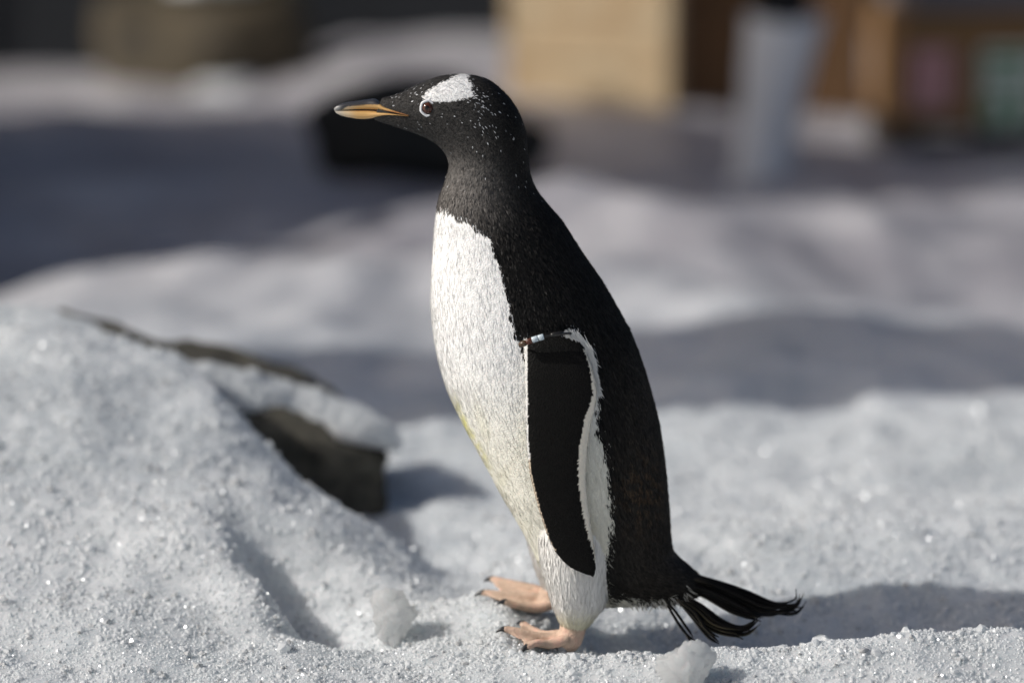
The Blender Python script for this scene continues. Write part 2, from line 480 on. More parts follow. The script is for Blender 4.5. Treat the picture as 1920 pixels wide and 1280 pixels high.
# pale crate: lit face to the left, shaded face to the right of the corner at px 1255
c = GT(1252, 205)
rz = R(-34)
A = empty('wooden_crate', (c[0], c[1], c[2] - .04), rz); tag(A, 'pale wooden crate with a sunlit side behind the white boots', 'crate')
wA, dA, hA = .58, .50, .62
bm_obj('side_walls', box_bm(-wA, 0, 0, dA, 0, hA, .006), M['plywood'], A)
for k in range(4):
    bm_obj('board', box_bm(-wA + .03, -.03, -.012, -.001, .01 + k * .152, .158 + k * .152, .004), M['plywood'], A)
    bm_obj('board', box_bm(.001, .012, .03, dA - .03, .01 + k * .152, .158 + k * .152, .004), M['card_dark'], A)  # browner than the lit boards: shade of this face put into the colour
for (x0, x1, y0, y1) in ((-.04, .018, -.018, .03), (-wA - .01, -wA + .035, -.018, .03), (-.03, .018, dA - .04, dA + .01)):
    bm_obj('corner_post', box_bm(x0, x1, y0, y1, 0, hA + .01, .004), M['plywood'], A)

c = GT(1600, 240)
Bx = carton('cardboard_box', (c[0] - .50, c[1] + .30, Hz(c[0], c[1] + .3) - .04), R(-4), .56, .34, .5, M['card_dark'], 'dark brown cardboard box between the pale crate and the labelled box')

c = GT(1690, 282)
rzC = R(6)
zC = max(Hz(c[0] + a, c[1] + b) for a in (0, .2, .4, .6) for b in (0, .3, .5))
pal = empty('shadow_base', (c[0], c[1], zC), rzC); tag(pal, 'low dark slatted base added for the shadow under the labelled cardboard box', 'shadow_base')  # added; its dark boards stand in for the shadow under the box
for k in range(3): bm_obj('bearer', box_bm(-.0 + k * .30, .06 + k * .30, .0, .5, -.06, .035, .004), M['wood'], pal)
for k in range(4): bm_obj('deck_board', box_bm(-.02, .70, .01 + k * .125, .11 + k * .125, .0355, .05, .003), M['wood'], pal)
Cb = carton('cardboard_box', (c[0], c[1], zC + .052), rzC, .66, .5, .315, M['card'], 'brown cardboard box with a red and a green label on its front')
fr = .66
def on_front(px, py):                                  # photo pixel -> (x, z) on the front face of the box
    o = np.array(Cb.location); ca, sa = math.cos(rzC), math.sin(rzC)
    d = FWD + RT * ((px - 960) / FPX) + UP * ((640 - py) / FPX)
    nrm = np.array((sa, -ca, 0)); t = ((o - CAM) @ nrm) / (d @ nrm); q = CAM + d * t - o
    return q[0] * ca + q[1] * sa, q[2]
def sticker(px0, py0, px1, py1, m, marks, mm):
    x0, z1 = on_front(px0, py0); x1, z0 = on_front(px1, py1)
    lb = bm_obj('label', box_bm(x0, x1, -.003, -.001, z0, z1), m, Cb)
    bm = bmesh.new()
    for poly in marks:
        vs_ = [bm.verts.new((x0 + (x1 - x0) * u, -.0045, z0 + (z1 - z0) * v)) for u, v in poly]
        bm.faces.new(vs_)
    bm_obj('print', bm, mm, lb)
arrow = lambda u: [(u - .05, .22), (u + .05, .22), (u + .05, .6), (u + .13, .6), (u, .82), (u - .13, .6), (u - .05, .6)]
frame = [[(.05, .05), (.95, .05), (.95, .1), (.05, .1)], [(.05, .9), (.95, .9), (.95, .95), (.05, .95)],
         [(.05, .1), (.11, .1), (.11, .9), (.05, .9)], [(.89, .1), (.95, .1), (.95, .9), (.89, .9)]]
sticker(1708, 92, 1784, 202, M['paper_pink'], frame + [arrow(.34), arrow(.66)], M['ink_red'])
sticker(1842, 90, 1945, 242, M['paper_green'], [[(.08, .82), (.9, .82), (.9, .93), (.08, .93)], [(.08, .68), (.75, .68), (.75, .75), (.08, .75)], [(.08, .55), (.85, .55), (.85, .61), (.08, .61)], [(.08, .08), (.34, .08), (.40, .3), (.21, .45), (.02, .3)],
        [(.55, .08), (.85, .08), (.92, .3), (.7, .45), (.5, .3)]], M['ink_green'])
D = carton('foam_box', (c[0] + .03, c[1] + .045, zC + .372), rzC, .60, .44, .24, M['foam'], 'grey foam box standing on the labelled cardboard box', False)

# ------------------------------------------------------------------ person in white boots
def skin_mesh(name, joints, edges, root, sub=2):
    me = bpy.data.meshes.new(name + '_cage'); names = list(joints)
    me.from_pydata([joints[k][0] for k in names], [(names.index(a), names.index(b)) for a, b in edges], [])
    o = bpy.data.objects.new(name + '_cage', me); col.objects.link(o)
    o.modifiers.new('skin', 'SKIN'); ss = o.modifiers.new('sub', 'SUBSURF'); ss.levels = sub
    for k, d in zip(names, me.skin_vertices[0].data):
        r = joints[k][1]; d.radius = r if isinstance(r, tuple) else (r, r); d.use_root = (k == root)
    dg = bpy.context.evaluated_depsgraph_get(); dg.update()
    out = bpy.data.meshes.new_from_object(o.evaluated_get(dg)); out.name = name
    bpy.data.objects.remove(o); bpy.data.meshes.remove(me)
    out.polygons.foreach_set('use_smooth', [True] * len(out.polygons))
    return out

def tube_bm(pts, radii, seg=20, flat=1.0, bm=None):
    bm = bm or bmesh.new(); rings = []
    for i, (p, r) in enumerate(zip(pts, radii)):
        p = Vector(p); t = (Vector(pts[min(i + 1, len(pts) - 1)]) - Vector(pts[max(i - 1, 0)])).normalized()
        s = t.cross(Vector((0, 1, 0.01))); s = s.normalized() if s.length > 1e-4 else Vector((1, 0, 0)); u = s.cross(t).normalized()
        rings.append([bm.verts.new(p + s * (r * math.cos(a)) + u * (r * flat * math.sin(a))) for a in (2 * math.pi * k / seg for k in range(seg))])
    for a, b in zip(rings, rings[1:]):
        for k in range(seg): bm.faces.new((a[k], a[(k + 1) % seg], b[(k + 1) % seg], b[k]))
    bm.faces.new(rings[0][::-1]); bm.faces.new(rings[-1])
    return bm

def person():
    b = GT(1428, 332); z0 = b[2]
    pr = empty('person', (b[0], b[1], z0)); tag(pr, 'person in white rubber boots and black trousers standing in the snow', 'person')
    k1 = np.array((.035, 0, .44)); k2 = np.array((.075, .20, .44)); hp = Vector((.10, .10, .90))
    J = dict(an1=((.005, 0, .09), .045), mid1=((.02, 0, .30), .055), kn1=((.045, 0, .47), .075), an2=((.05, .20, .09), .045), mid2=((.06, .20, .30), .055), kn2=((.08, .20, .47), .075),
             h1=((.10, .02, .86), .10), h2=((.10, .18, .86), .10), hip=((.11, .10, .95), (.15, .12)), waist=((.10, .10, 1.10), (.15, .11)), chest=((.07, .10, 1.32), (.18, .13)),
             neck=((.04, .10, 1.50), .06), head0=((.02, .10, 1.58), .075), head1=((.0, .10, 1.68), .095), head2=((.01, .10, 1.77), .06),
             s1=((.07, -.08, 1.40), .07), e1=((.09, -.14, 1.12), .05), w1=((-.06, -.12, .94), .036), s2=((.07, .28, 1.40), .07), e2=((.09, .34, 1.12), .05), w2=((-.06, .32, .94), .036))
    E = [('hip', 'h1'), ('h1', 'kn1'), ('kn1', 'mid1'), ('mid1', 'an1'), ('hip', 'h2'), ('h2', 'kn2'), ('kn2', 'mid2'), ('mid2', 'an2'), ('hip', 'waist'), ('waist', 'chest'), ('chest', 'neck'), ('neck', 'head0'),
         ('head0', 'head1'), ('head1', 'head2'), ('chest', 's1'), ('s1', 'e1'), ('e1', 'w1'), ('chest', 's2'), ('s2', 'e2'), ('e2', 'w2')]
    for n_, y in (('1', -.12), ('2', .32)):
        J['p' + n_] = ((-.11, y, .91), (.03, .018)); E.append(('w' + n_, 'p' + n_))
        for f, (dx, dy, dz) in enumerate(((-.075, -.03, -.045), (-.085, -.01, -.05), (-.08, .012, -.05), (-.065, .03, -.045), (-.03, -.05, -.03))):
            J[f'f{n_}{f}'] = ((-.11 + dx * .6, y + dy, .91 + dz * .5), .010); J[f't{n_}{f}'] = ((-.11 + dx, y + dy * 1.1, .91 + dz * 1.5), .008)
            E += [('p' + n_, f'f{n_}{f}'), (f'f{n_}{f}', f't{n_}{f}')]
    me = skin_mesh('body', J, E, 'hip')
    me.materials.append(M['cloth']); me.materials.append(M['skin']); me.materials.append(M['hair'])
    for p in me.polygons:
        c_ = p.center
        if c_.z > 1.52: p.material_index = 2 if (c_.z > 1.70 or c_.x > .03) else 1
        elif c_.x < -.085 and c_.z < 1.0: p.material_index = 1
    put('body', me, None, pr)
    for (dx, dy) in ((0, 0), (.045, .20)):
        pts = [(dx - .012, dy, -.03), (dx - .010, dy, .03), (dx - .002, dy, .10), (dx + .008, dy, .18), (dx + .022, dy, .28), (dx + .038, dy, .38), (dx + .046, dy, .425)]
        bt = bm_obj('boot', tube_bm(pts, [.070, .069, .066, .070, .081, .090, .093], 28, .85), M['boot'], pr, True)
        rim = tube_bm([(dx + .043, dy, .412), (dx + .045, dy, .428)], [.0965, .0965], 28, .85); bm_obj('boot_rim', rim, M['boot'], bt, True)
        ft = tube_bm([(dx + .05, dy, -.035), (dx - .02, dy, -.03), (dx - .10, dy, -.06), (dx - .19, dy, -.085)], [.045, .055, .048, .03], 20, .95); bm_obj('boot_foot', ft, M['boot'], bt, True)
person()

# ------------------------------------------------------------------ penguin
def catmull(A, n):
    A = np.asarray(A, float); k = len(A); t = np.linspace(0, k - 1, n); i = np.clip(np.floor(t).astype(int), 0, k - 2); f = (t - i)
    f = f.reshape((-1,) + (1,) * (A.ndim - 1))
    p0 = A[np.clip(i - 1, 0, k - 1)]; p1 = A[i]; p2 = A[i + 1]; p3 = A[np.clip(i + 2, 0, k - 1)]
    return .5 * (2 * p1 + (p2 - p0) * f + (2 * p0 - 5 * p1 + 4 * p2 - p3) * f ** 2 + (3 * p1 - p0 - 3 * p2 + p3) * f ** 3)

def loft(slices, n, m, power=1.0):
    """slices: (front px, back px, half width, Y) -> grid of points"""
    rows = []
    for (f, b, w, y) in slices:
        rows.append(np.concatenate([P(*f, y), P(*b, y), (w,)]))
    S = catmull(np.array(rows), n)
    th = np.linspace(0, 2 * np.pi, m, endpoint=False)
    Fp, Bp, w = S[:, :3], S[:, 3:6], S[:, 6]
    c = (Fp + Bp) / 2; a = (Bp - Fp) / 2
    sn = np.sign(np.sin(th)) * np.abs(np.sin(th)) ** power
    return c[:, None] + a[:, None] * np.cos(th)[None, :, None] + np.array((0, 1, 0))[None, None] * (w[:, None] * sn[None])[..., None]

def grid_faces(n, m, off=0):
    i = np.arange(n - 1)[:, None]; j = np.arange(m)[None]
    a = i * m + j; b = i * m + (j + 1) % m
    return (np.stack([a, b, b + m, a + m], -1).reshape(-1, 4) + off)

BODY = [  # front px, back px, half width
    ((700, 224), (716, 184), .010), ((738, 237), (749, 175), .0185), ((772, 248), (785, 158), .027), ((797, 258), (825, 143), .034),
    ((816, 269), (870, 139.5), .0385), ((828, 280), (914, 149), .0410), ((836, 291), (950, 177), .042), ((840, 302), (973, 210), .042),
    ((841, 314), (985, 245), .0425), ((838, 329), (990, 285), .0435), ((833, 345), (993, 318), .046), ((826, 363), (1003, 350), .051),
    ((820, 387), (1024, 380), .059), ((815, 422), (1054, 416), .071), ((811, 475), (1092, 474), .086), ((808, 528), (1130, 530), .098),
    ((808, 580), (1161, 583), .107), ((813, 630), (1186, 632), .113), ((823, 680), (1206, 685), .1165), ((838, 728), (1221, 735), .118),
    ((862, 780), (1234, 785), .1185), ((888, 830), (1243, 838), .1175), ((912, 873), (1249, 890), .115), ((938, 922), (1254, 945), .110),
    ((966, 970), (1257, 995), .102), ((993, 1018), (1262, 1028), .092), ((1014, 1060), (1273, 1045), .082), ((1050, 1100), (1287, 1057), .069),
    ((1110, 1128), (1301, 1069), .055), ((1190, 1132), (1313, 1080), .042), ((1240, 1128), (1322, 1090), .032), ((1272, 1120), (1330, 1103), .022)]
body_s = [(f, b, w, 0.0) for f, b, w in BODY]
NB, MB_ = 260, 140
Gb = loft(body_s, NB, MB_, .92)

def thigh(dx, dy, Y):
    s = [((1010, 985), (1160, 985), .048), ((1012, 1040), (1150, 1040), .050), ((1022, 1085), (1140, 1085), .046), ((1032, 1122), (1136, 1122), .038), ((1042, 1148), (1120, 1150), .029), ((1050, 1166), (1106, 1168), .020)]
    return [((f[0] + dx, f[1] + dy), (b[0] + dx, b[1] + dy), w, Y) for f, b, w in s]
YN, YF = -.060, .066
near_thigh = loft(thigh(0, 0, YN), 50, 60); far_thigh = loft(thigh(-30, -62, YF), 50, 60)
near_shank = loft([((1046, 1130), (1110, 1135), .020, YN), ((1050, 1165), (1102, 1168), .017, YN), ((1046, 1188), (1096, 1190), .0165, YN), ((1041, 1203), (1090, 1206), .018, YN), ((1040, 1214), (1080, 1219), .014, YN)], 26, 30)
far_shank = loft([((1016, 1075), (1070, 1078), .019, YF), ((1014, 1105), (1066, 1110), .017, YF), ((1004, 1122), (1062, 1128), .018, YF), ((1004, 1134), (1056, 1140), .014, YF)], 26, 30)

# flipper: leading px, trailing px, at distance Y off the middle plane
FL = [((1000, 560), (1075, 575), .008, .066), ((988, 605), (1072, 612), .008, .090), ((983, 640), (1090, 640), .008, .111), ((984, 690), (1110, 690), .008, .122), ((985, 740), (1119, 740), .0075, .126),
      ((985.5, 790), (1109, 790), .007, .128), ((988, 840), (1102, 840), .0065, .129), ((993, 885), (1099, 885), .006, .129), ((1003, 930), (1101, 930), .0055, .128), ((1015, 970), (1106, 970), .005, .127),
      ((1029, 1010), (1112, 1010), .0045, .126), ((1046, 1040), (1116, 1040), .004, .125), ((1068, 1062), (1117, 1060), .0035, .124), ((1090, 1073), (1116, 1072), .003, .123), ((1106, 1078), (1113, 1078), .002, .122)]
Gf = loft([(f, b, w, -y) for f, b, w, y in FL], 120, 64)
Gf2 = Gf.copy(); Gf2[..., 1] *= -1

def tube_grid(pts, radii, n, m, flat=1.0):
    pts = catmull(np.array(pts), n); r = catmull(np.array(radii)[:, None], n)[:, 0]
    t = np.gradient(pts, axis=0); t /= np.linalg.norm(t, axis=1)[:, None]
    s = np.cross(t, (0, 0, 1.0)); s /= np.linalg.norm(s, axis=1)[:, None]; u = np.cross(s, t)
    th = np.linspace(0, 2 * np.pi, m, endpoint=False)
    return pts[:, None] + (s[:, None] * np.cos(th)[None, :, None] + flat * u[:, None] * np.sin(th)[None, :, None]) * r[:, None, None]

def foot(toes, web_len=(.72, .72)):
    """toes: three lists of (px, py, Y); returns list of closed grids and the toe tips with directions"""
    out, tips, C3 = [], [], []
    for t in toes:
        pts = np.array([P(*q) for q in t]); C3.append(catmull(pts, 24))
        k = len(pts)
        rad = list(np.linspace(.0088, .0058, k - 1)) + [.0050]
        out.append(tube_grid(pts, rad, 30, 18, .85)); d = pts[-1] - pts[-2]; tips.append((pts[-1], d / np.linalg.norm(d)))
    for a, b, wl in ((0, 1, web_len[0]), (1, 2, web_len[1])):
        n = 24; rows = []
        for i in range(n):
            A_, B_ = C3[a][i], C3[b][i]
            s = i / (n - 1)
            row = []
            for v in np.linspace(0, 1, 12):
                back = wl + (1 - wl) * (2 * v - 1) ** 2          # scalloped free edge
                i2 = s * (n - 1) * back
                lo = int(i2); hi = min(lo + 1, n - 1); f = i2 - lo
                q = (C3[a][lo] * (1 - f) + C3[a][hi] * f) * (1 - v) + (C3[b][lo] * (1 - f) + C3[b][hi] * f) * v
                q = q + np.array((0, 0, -.0058 * math.sin(math.pi * v))); row.append(q)
            rows.append(row)
        W = np.array(rows); th = .0026
        top = W + np.array((0, 0, th)); bot = W[:, ::-1] - np.array((0, 0, th))
        out.append(np.concatenate([top, bot], 1))               # closed ring per row
    return out, tips

near_toes = [[(1062, 1198, YN - .012), (1030, 1207, YN - .022), (1006, 1205, YN - .032), (985, 1213, YN - .042)],
             [(1062, 1193, YN), (1030, 1195, YN - .002), (1000, 1191, YN - .004), (972, 1183, YN - .006), (944, 1178, YN - .008)],
             [(1062, 1188, YN + .012), (1022, 1190, YN + .022), (998, 1180, YN + .034), (978, 1167, YN + .044)]]
far_toes = [[(1040, 1128, YF - .012), (1010, 1140, YF - .024), (975, 1136, YF - .034), (944, 1127, YF - .042)],
            [(1040, 1122, YF), (1005, 1118, YF), (955, 1115, YF + .002), (903, 1110, YF + .004)],
            [(1040, 1117, YF + .012), (1000, 1103, YF + .022), (960, 1093, YF + .034), (920, 1084, YF + .044)]]
nf, near_tips = foot(near_toes); ff, far_tips = foot(far_toes)
for nm, (p, d) in [('near', t) for t in near_tips] + [('far', t) for t in far_tips]:
    print(nm, 'toe tip', np.round(p, 3), 'ground', round(Hz(p[0], p[1]), 3))
print('near heel', np.round(P(1065, 1216, YN), 3), round(Hz(*P(1065, 1216, YN)[:2]), 3), 'far heel', np.round(P(1030, 1140, YF), 3), round(Hz(*P(1030, 1140, YF)[:2]), 3))

shells = [(Gb, 0), (near_thigh, 1), (far_thigh, 1), (near_shank, 2), (far_shank, 2), (Gf, 3), (Gf2, 3)] + [(g, 2) for g in nf + ff]
Vall, Fall, Tall, off = [], [], [], 0
tris = []
for g, tg in shells:
    n, m = g.shape[:2]
    Vg = np.concatenate([g.reshape(-1, 3), g[0].mean(0)[None], g[-1].mean(0)[None]])
    Vall.append(Vg); Tall += [tg] * len(Vg); Fall.append(grid_faces(n, m, off))
    j = np.arange(m); c0, c1 = off + n * m, off + n * m + 1
    tris += list(zip([c0] * m, off + (j + 1) % m, off + j)); tris += list(zip([c1] * m, off + (n - 1) * m + j, off + (n - 1) * m + (j + 1) % m))
    off += len(Vg)
Vall = np.concatenate(Vall); Tall = np.array(Tall)
me0 = bpy.data.meshes.new('cage'); me0.from_pydata(Vall.tolist(), [], np.concatenate(Fall).tolist() + [list(map(int, t)) for t in tris])
bm = bmesh.new(); bm.from_mesh(me0); bmesh.ops.recalc_face_normals(bm, faces=bm.faces); bm.to_mesh(me0); bm.free()
cage = bpy.data.objects.new('cage', me0); col.objects.link(cage)
rm = cage.modifiers.new('remesh', 'REMESH'); rm.mode = 'VOXEL'; rm.voxel_size = .0019
sm = cage.modifiers.new('smooth', 'SMOOTH'); sm.iterations = 2; sm.factor = .5
dg = bpy.context.evaluated_depsgraph_get(); dg.update()
body_me = bpy.data.meshes.new_from_object(cage.evaluated_get(dg)); body_me.name = 'body'
bpy.data.objects.remove(cage); bpy.data.meshes.remove(me0)
body_me.polygons.foreach_set('use_smooth', np.ones(len(body_me.polygons), bool))
print('body verts', len(body_me.vertices))

# ---- plumage pattern in photo pixels
def inpoly(px, py, poly):
    px = np.asarray(px); py = np.asarray(py); r = np.zeros(px.shape, bool); j = len(poly) - 1
    for i in range(len(poly)):
        xi, yi = poly[i]; xj, yj = poly[j]
        c_ = ((yi > py) != (yj > py)) & (px < (xj - xi) * (py - yi) / ((yj - yi) or 1e-9) + xi); r ^= c_; j = i
    return r

FRONT = [(760, 372), (822, 386), (848, 396), (868, 408), (884, 414), (905, 432), (918, 442), (923, 462), (934, 490), (944, 528), (953, 565), (959, 600), (972, 640), (983, 672), (1000, 720), (1020, 740),
         (1050, 620), (1072, 612), (1096, 626), (1108, 660), (1114, 700), (1124, 740), (1120, 790), (1130, 830), (1141, 880), (1146, 940), (1146, 1000), (1136, 1040), (1124, 1075), (1124, 1105), (1132, 1128),
         (1152, 1126), (1160, 1100), (1168, 1126), (1240, 1128), (1300, 1133), (1240, 1240), (700, 1240)]
PATCH = [(790, 187), (793, 180), (806, 166), (836, 150), (860, 138), (862, 125), (876, 125), (876, 150), (886, 160), (883, 170), (890, 181), (874, 184), (862, 187), (843, 191), (825, 192), (812, 190), (800, 190)]

def plumage(px, py, seed=1, jit=1.0, flecks=True):
    r = np.random.default_rng(seed); n = len(px)
    w = 5 * vn(px / 16, py / 22, 71) * jit
    jx = px + w + r.normal(0, 1.6, n) * jit; jy = py + 3 * vn(px / 9, py / 9, 73) * jit + r.normal(0, 3.2, n) * jit
    C = np.empty((n, 3)); k = (r.uniform(.55, 1.25, n) ** 2.2)[:, None] * 1.25
    C[:] = np.array((.0085, .0079, .0073)) * k
    # sunlight on face and throat put into lighter colour; throat also brownish
    kh = 1 + (k - 1) * .4
    hd = (1 - smooth(330, 470, py)) * (1 - smooth(850, 965, px - .25 * (py - 200)))
    C += (hd * (1 + .9 * smooth(270, 330, py)))[:, None] * np.array((.027, .026, .025)) * kh
    th = np.exp(-.5 * (((py - 370) / 45) ** 2)) * (1 - smooth(850, 960, px))
    C += th[:, None] * np.array((.085, .077, .070)) * kh
    # back: brownish worn feathers
    bk = smooth(560, 760, py) * smooth(1120, 1200, px)
    C += bk[:, None] * np.array((.010, .008, .006)) * k
    ru = np.exp(-.5 * (((px - 1205) / 28) ** 2 + ((py - 915) / 45) ** 2)) * (vn(px / 14, py / 14, 5) > .1)
    C += ru[:, None] * np.array((.035, .018, .006)) * k
    fk = (px > 1060) & (py > 600); jx = np.where(fk, jx + r.normal(0, 3.5, n) * jit, jx); jy = np.where(fk, jy + r.normal(0, 7, n) * jit, jy)
    wh = inpoly(jx, jy, FRONT)
    kw = r.uniform(.88, 1.05, n)[:, None]
    W = np.array((.85, .85, .835)) * kw
    cream = smooth(640, 900, py)[:, None]; W = W * (1 - .10 * cream * np.array((.4, .6, 1.6)))
    fx = np.interp(py, [700, 765, 815, 860, 900], [830, 855, 880, 905, 925])
    st = np.exp(-((px - fx - 3) / 7) ** 2) * smooth(715, 760, py) * (1 - smooth(850, 900, py)) * np.clip(.6 + vn(px / 12, py / 20, 8), 0, 1)
    W = W * (1 - st[:, None] * np.array((.15, .18, .65)))
    mu = np.clip(vn(px / 40, py / 60, 9) - .15, 0, 1) * smooth(600, 800, py); W = W * (1 - mu[:, None] * np.array((.10, .11, .22)))
    C[wh] = W[wh]
    pj = inpoly(px + r.normal(0, 1.6, n) * jit, py + r.normal(0, 1.3, n) * jit, PATCH)
    C[pj] = (np.array((.84, .84, .83)) * kw)[pj]
    if flecks:
        pr = np.zeros(n)
        pr += .075 * np.exp(-.5 * (((px - 765) / 26) ** 2 + ((py - 176) / 13) ** 2))
        pr += .13 * np.exp(-.5 * (((px - 893) / 13) ** 2 + ((py - 186) / 15) ** 2))
        pr += .045 * np.exp(-.5 * (((px - 912) / 24) ** 2 + ((py - 215) / 32) ** 2))
        pr += .06 * np.exp(-.5 * (((px - 745) / 14) ** 2 + ((py - 232) / 5) ** 2))
        pr += .012 * np.exp(-.5 * (((px - 860) / 60) ** 2 + ((py - 225) / 40) ** 2))
        pr += .004 * (py < 380)
        fl = (r.uniform(size=n) < pr * .8) & ~wh & ~pj & (py < 400)
        C[fl] = np.array((.72, .73, .74)) * r.uniform(.5, 1.0, fl.sum())[:, None]
    else: fl = np.zeros(n, bool)
    return np.clip(C, .002, .88), fl

def flipper_col(px, py, seed=2, jit=1.0):
    r = np.random.default_rng(seed); n = len(px)
    lead = np.interp(py, [f[0][1] for f in FL], [f[0][0] for f in FL]); trail = np.interp(py, [f[1][1] for f in FL], [f[1][0] for f in FL])
    C = np.array((.0048, .0046, .0042)) * r.uniform(.7, 1.4, n)[:, None]
    jx = px + r.normal(0, 1.2, n) * jit
    serr = 1.8 * vn(px / 9, py / 2.6, 12)
    tw = np.interp(py, [640, 690, 740, 790, 840, 900, 960, 1000, 1030, 1060], [0, 4, 7, 14, 16, 15, 12, 9, 3, 0])
    lw = np.interp(py, [590, 640, 800, 900, 1000, 1040], [2, 5.5, 4, 3.2, 2, 0])
    wh = (jx > trail - tw + serr) & (tw > 1)
    C[wh] = np.array((.70, .66, .57))
    lw_ = (jx < lead + lw + .4 * serr) & (lw > .5) & (py > 596)
    C[lw_] = np.array((.74, .73, .70))
    C[lw_ & (py > 860)] *= np.array((.8, .68, .55))
    return C

# ---- colours of the continuous body
nv = len(body_me.vertices); Vb = np.empty(nv * 3, np.float32); body_me.vertices.foreach_get('co', Vb); Vb = Vb.reshape(-1, 3).astype(float)
kd = KDTree(len(Vall))
for i, v in enumerate(Vall): kd.insert(v, i)
kd.balance()
near_tag = Tall[np.array([kd.find(v)[1] for v in Vb])]
Vm = Vb.copy(); Vm[:, 1] = -np.abs(Vm[:, 1])
px, py = project(Vm)
Cb_, _ = plumage(px, py, 3, .6, False)
Cf_ = flipper_col(px, py, 4, .3)
Cb_[near_tag == 3] = Cf_[near_tag == 3]
thm = near_tag == 1; Cb_[thm] = (.78, .77, .74)
ftm = near_tag == 2
nz = np.array([mnoise.fractal(Vector(v) * 60, .9, 2, 4) for v in Vb[ftm]]); nz2 = np.array([mnoise.noise(Vector(v) * 190) for v in Vb[ftm]])
Cb_[ftm] = np.array((.56, .42, .325)) * (1 + .24 * nz + .16 * nz2)[:, None] + np.array((.03, -.07, -.05)) * np.clip(nz, 0, 1)[:, None]
setcol(body_me, np.clip(Cb_, .002, .9))
peng = empty('penguin', (float(P(1065, 1216, YN)[0]), 0, 0)); tag(peng, 'penguin with orange bill and banded flipper standing on the snow', 'penguin')
PO = np.array(peng.location)
def pput(name, me, m, parent=None):
    """penguin parts are made in world coordinates; move them to the penguin's own"""
    o = put(name, me, m, parent or peng)
    if parent is None: o.location = -PO
    return o
body = pput('body', body_me, M['body'])

# ---- feathers: small blades lying along the flow of the body
def sample(g, count, seed):
    r = np.random.default_rng(seed); n, m = g.shape[:2]
    gn = np.concatenate([g, g[:, :1]], 1)
    a, b, c_, d = gn[:-1, :-1], gn[:-1, 1:], gn[1:, 1:], gn[1:, :-1]
    nr = np.cross(c_ - a, d - b); ar = np.linalg.norm(nr, axis=-1)
    idx = r.choice(ar.size, count, p=(ar / ar.sum()).ravel()); i, j = np.unravel_index(idx, ar.shape)
    u = r.uniform(size=(count, 1)); v = r.uniform(size=(count, 1))
    p = (a[i, j] * (1 - v) + b[i, j] * v) * (1 - u) + (d[i, j] * (1 - v) + c_[i, j] * v) * u
    N = nr[i, j] / (ar[i, j][:, None] + 1e-12)
    cen = g.mean(1)[i]; flip = np.sum(N * (p - cen), 1) < 0; N[flip] *= -1
    T = (d - a + c_ - b)[i, j]; T -= N * np.sum(T * N, 1)[:, None]; T /= np.linalg.norm(T, axis=1)[:, None] + 1e-12
    return p, N, T

def feathers(name, p, N, T, L, w, C, lift, m, seed, nj=.22):
    r = np.random.default_rng(seed); n = len(p)
    sd_ = r.normal(0, .16, n)[:, None]; S = np.cross(N, T); T = T * np.cos(sd_) + S * np.sin(sd_); S = np.cross(N, T)
    L = (L * r.uniform(.7, 1.25, n))[:, None]; w = (w * r.uniform(.7, 1.3, n))[:, None]; al = np.clip(lift * r.normal(1, .45, n), .01, 1)[:, None]
    Dd = T * np.cos(al) + N * np.sin(al)
    base = p - N * .0006
    v0 = base - S * w * .22; v0b = base + S * w * .22
    v1 = base + Dd * L * .6 - S * w * .5; v2 = base + Dd * L * .6 + S * w * .5
    v3 = base + Dd * L + N * (-.06) * L
    V = np.stack([v0b, v0, v1, v3, v2], 1).reshape(-1, 3)
    F = np.arange(n * 5).reshape(-1, 5)
    me = npmesh(name, V, F)
    setcol(me, np.repeat(C, 5, 0))
    nn = N + r.normal(0, 1, (n, 3)) * nj + T * .10; nn /= np.linalg.norm(nn, axis=1)[:, None]
    me.normals_split_custom_set_from_vertices(np.repeat(nn, 5, 0).astype(np.float32))
    o = pput(name, me, m); o['kind'] = 'stuff'
    return o

def mirror_px(p):
    q = p.copy(); q[:, 1] = -np.abs(q[:, 1]); return project(q)

EYE = (802, 203)
p, N, T = sample(Gb, 250000, 5)
px, py = mirror_px(p)
keep = ((px - EYE[0]) ** 2 + (py - EYE[1]) ** 2 > 16 ** 2) & ~((np.abs(p[:, 1]) < .012) & (px < 712)) & ~inpoly(px, py, [(690, 190), (712, 194), (740, 203), (770, 211), (770, 216), (742, 216), (712, 221), (690, 226)])
p, N, T, px, py = p[keep], N[keep], T[keep], px[keep], py[keep]
C, fl = plumage(px, py, 16, 1.0)
hk = 1 - smooth(250, 430, py)
L = .0098 * (1 - hk) + .0048 * hk; w = .0019 * (1 - hk) + .0011 * hk
white = C[:, 0] > .4
w = np.where(white & (py > 380), w * .62, w); L = np.where(white & (py > 380), L * 1.5, L)
w = np.where(fl, .0012, w); L = np.where(fl, .0052, L)
fk = (px > 1080) & (px < 1175) & (py > 600); L = np.where(fk, L * 1.25, L)
lift = .13 + .05 * hk
lift = np.where(fl, .30, lift)
lift = np.where(white & (py > 380), .05, lift)
feathers('plumage', p, N, T, L, w, C, lift, M['feather'], 8, np.where(white, .07, .24)[:, None])

tp, tN, tT = [], [], []
for g, s_ in ((near_thigh, 1), (far_thigh, 2)):
    a, b, c_ = sample(g, 9000, s_); tp.append(a); tN.append(b); tT.append(c_)
tp, tN, tT = map(np.concatenate, (tp, tN, tT))
C = np.array((.80, .79, .76)) * rng.uniform(.9, 1.07, len(tp))[:, None]
zlow = smooth(1125, 1165, mirror_px(tp)[1]); C = C * (1 - (zlow * .16)[:, None] * np.array((.4, .5, 1.6)))
feathers('leg_plumage', tp, tN, tT, np.full(len(tp), .014), np.full(len(tp), .0017), np.clip(C, 0, .88), .12, M['feather'], 9, .10)

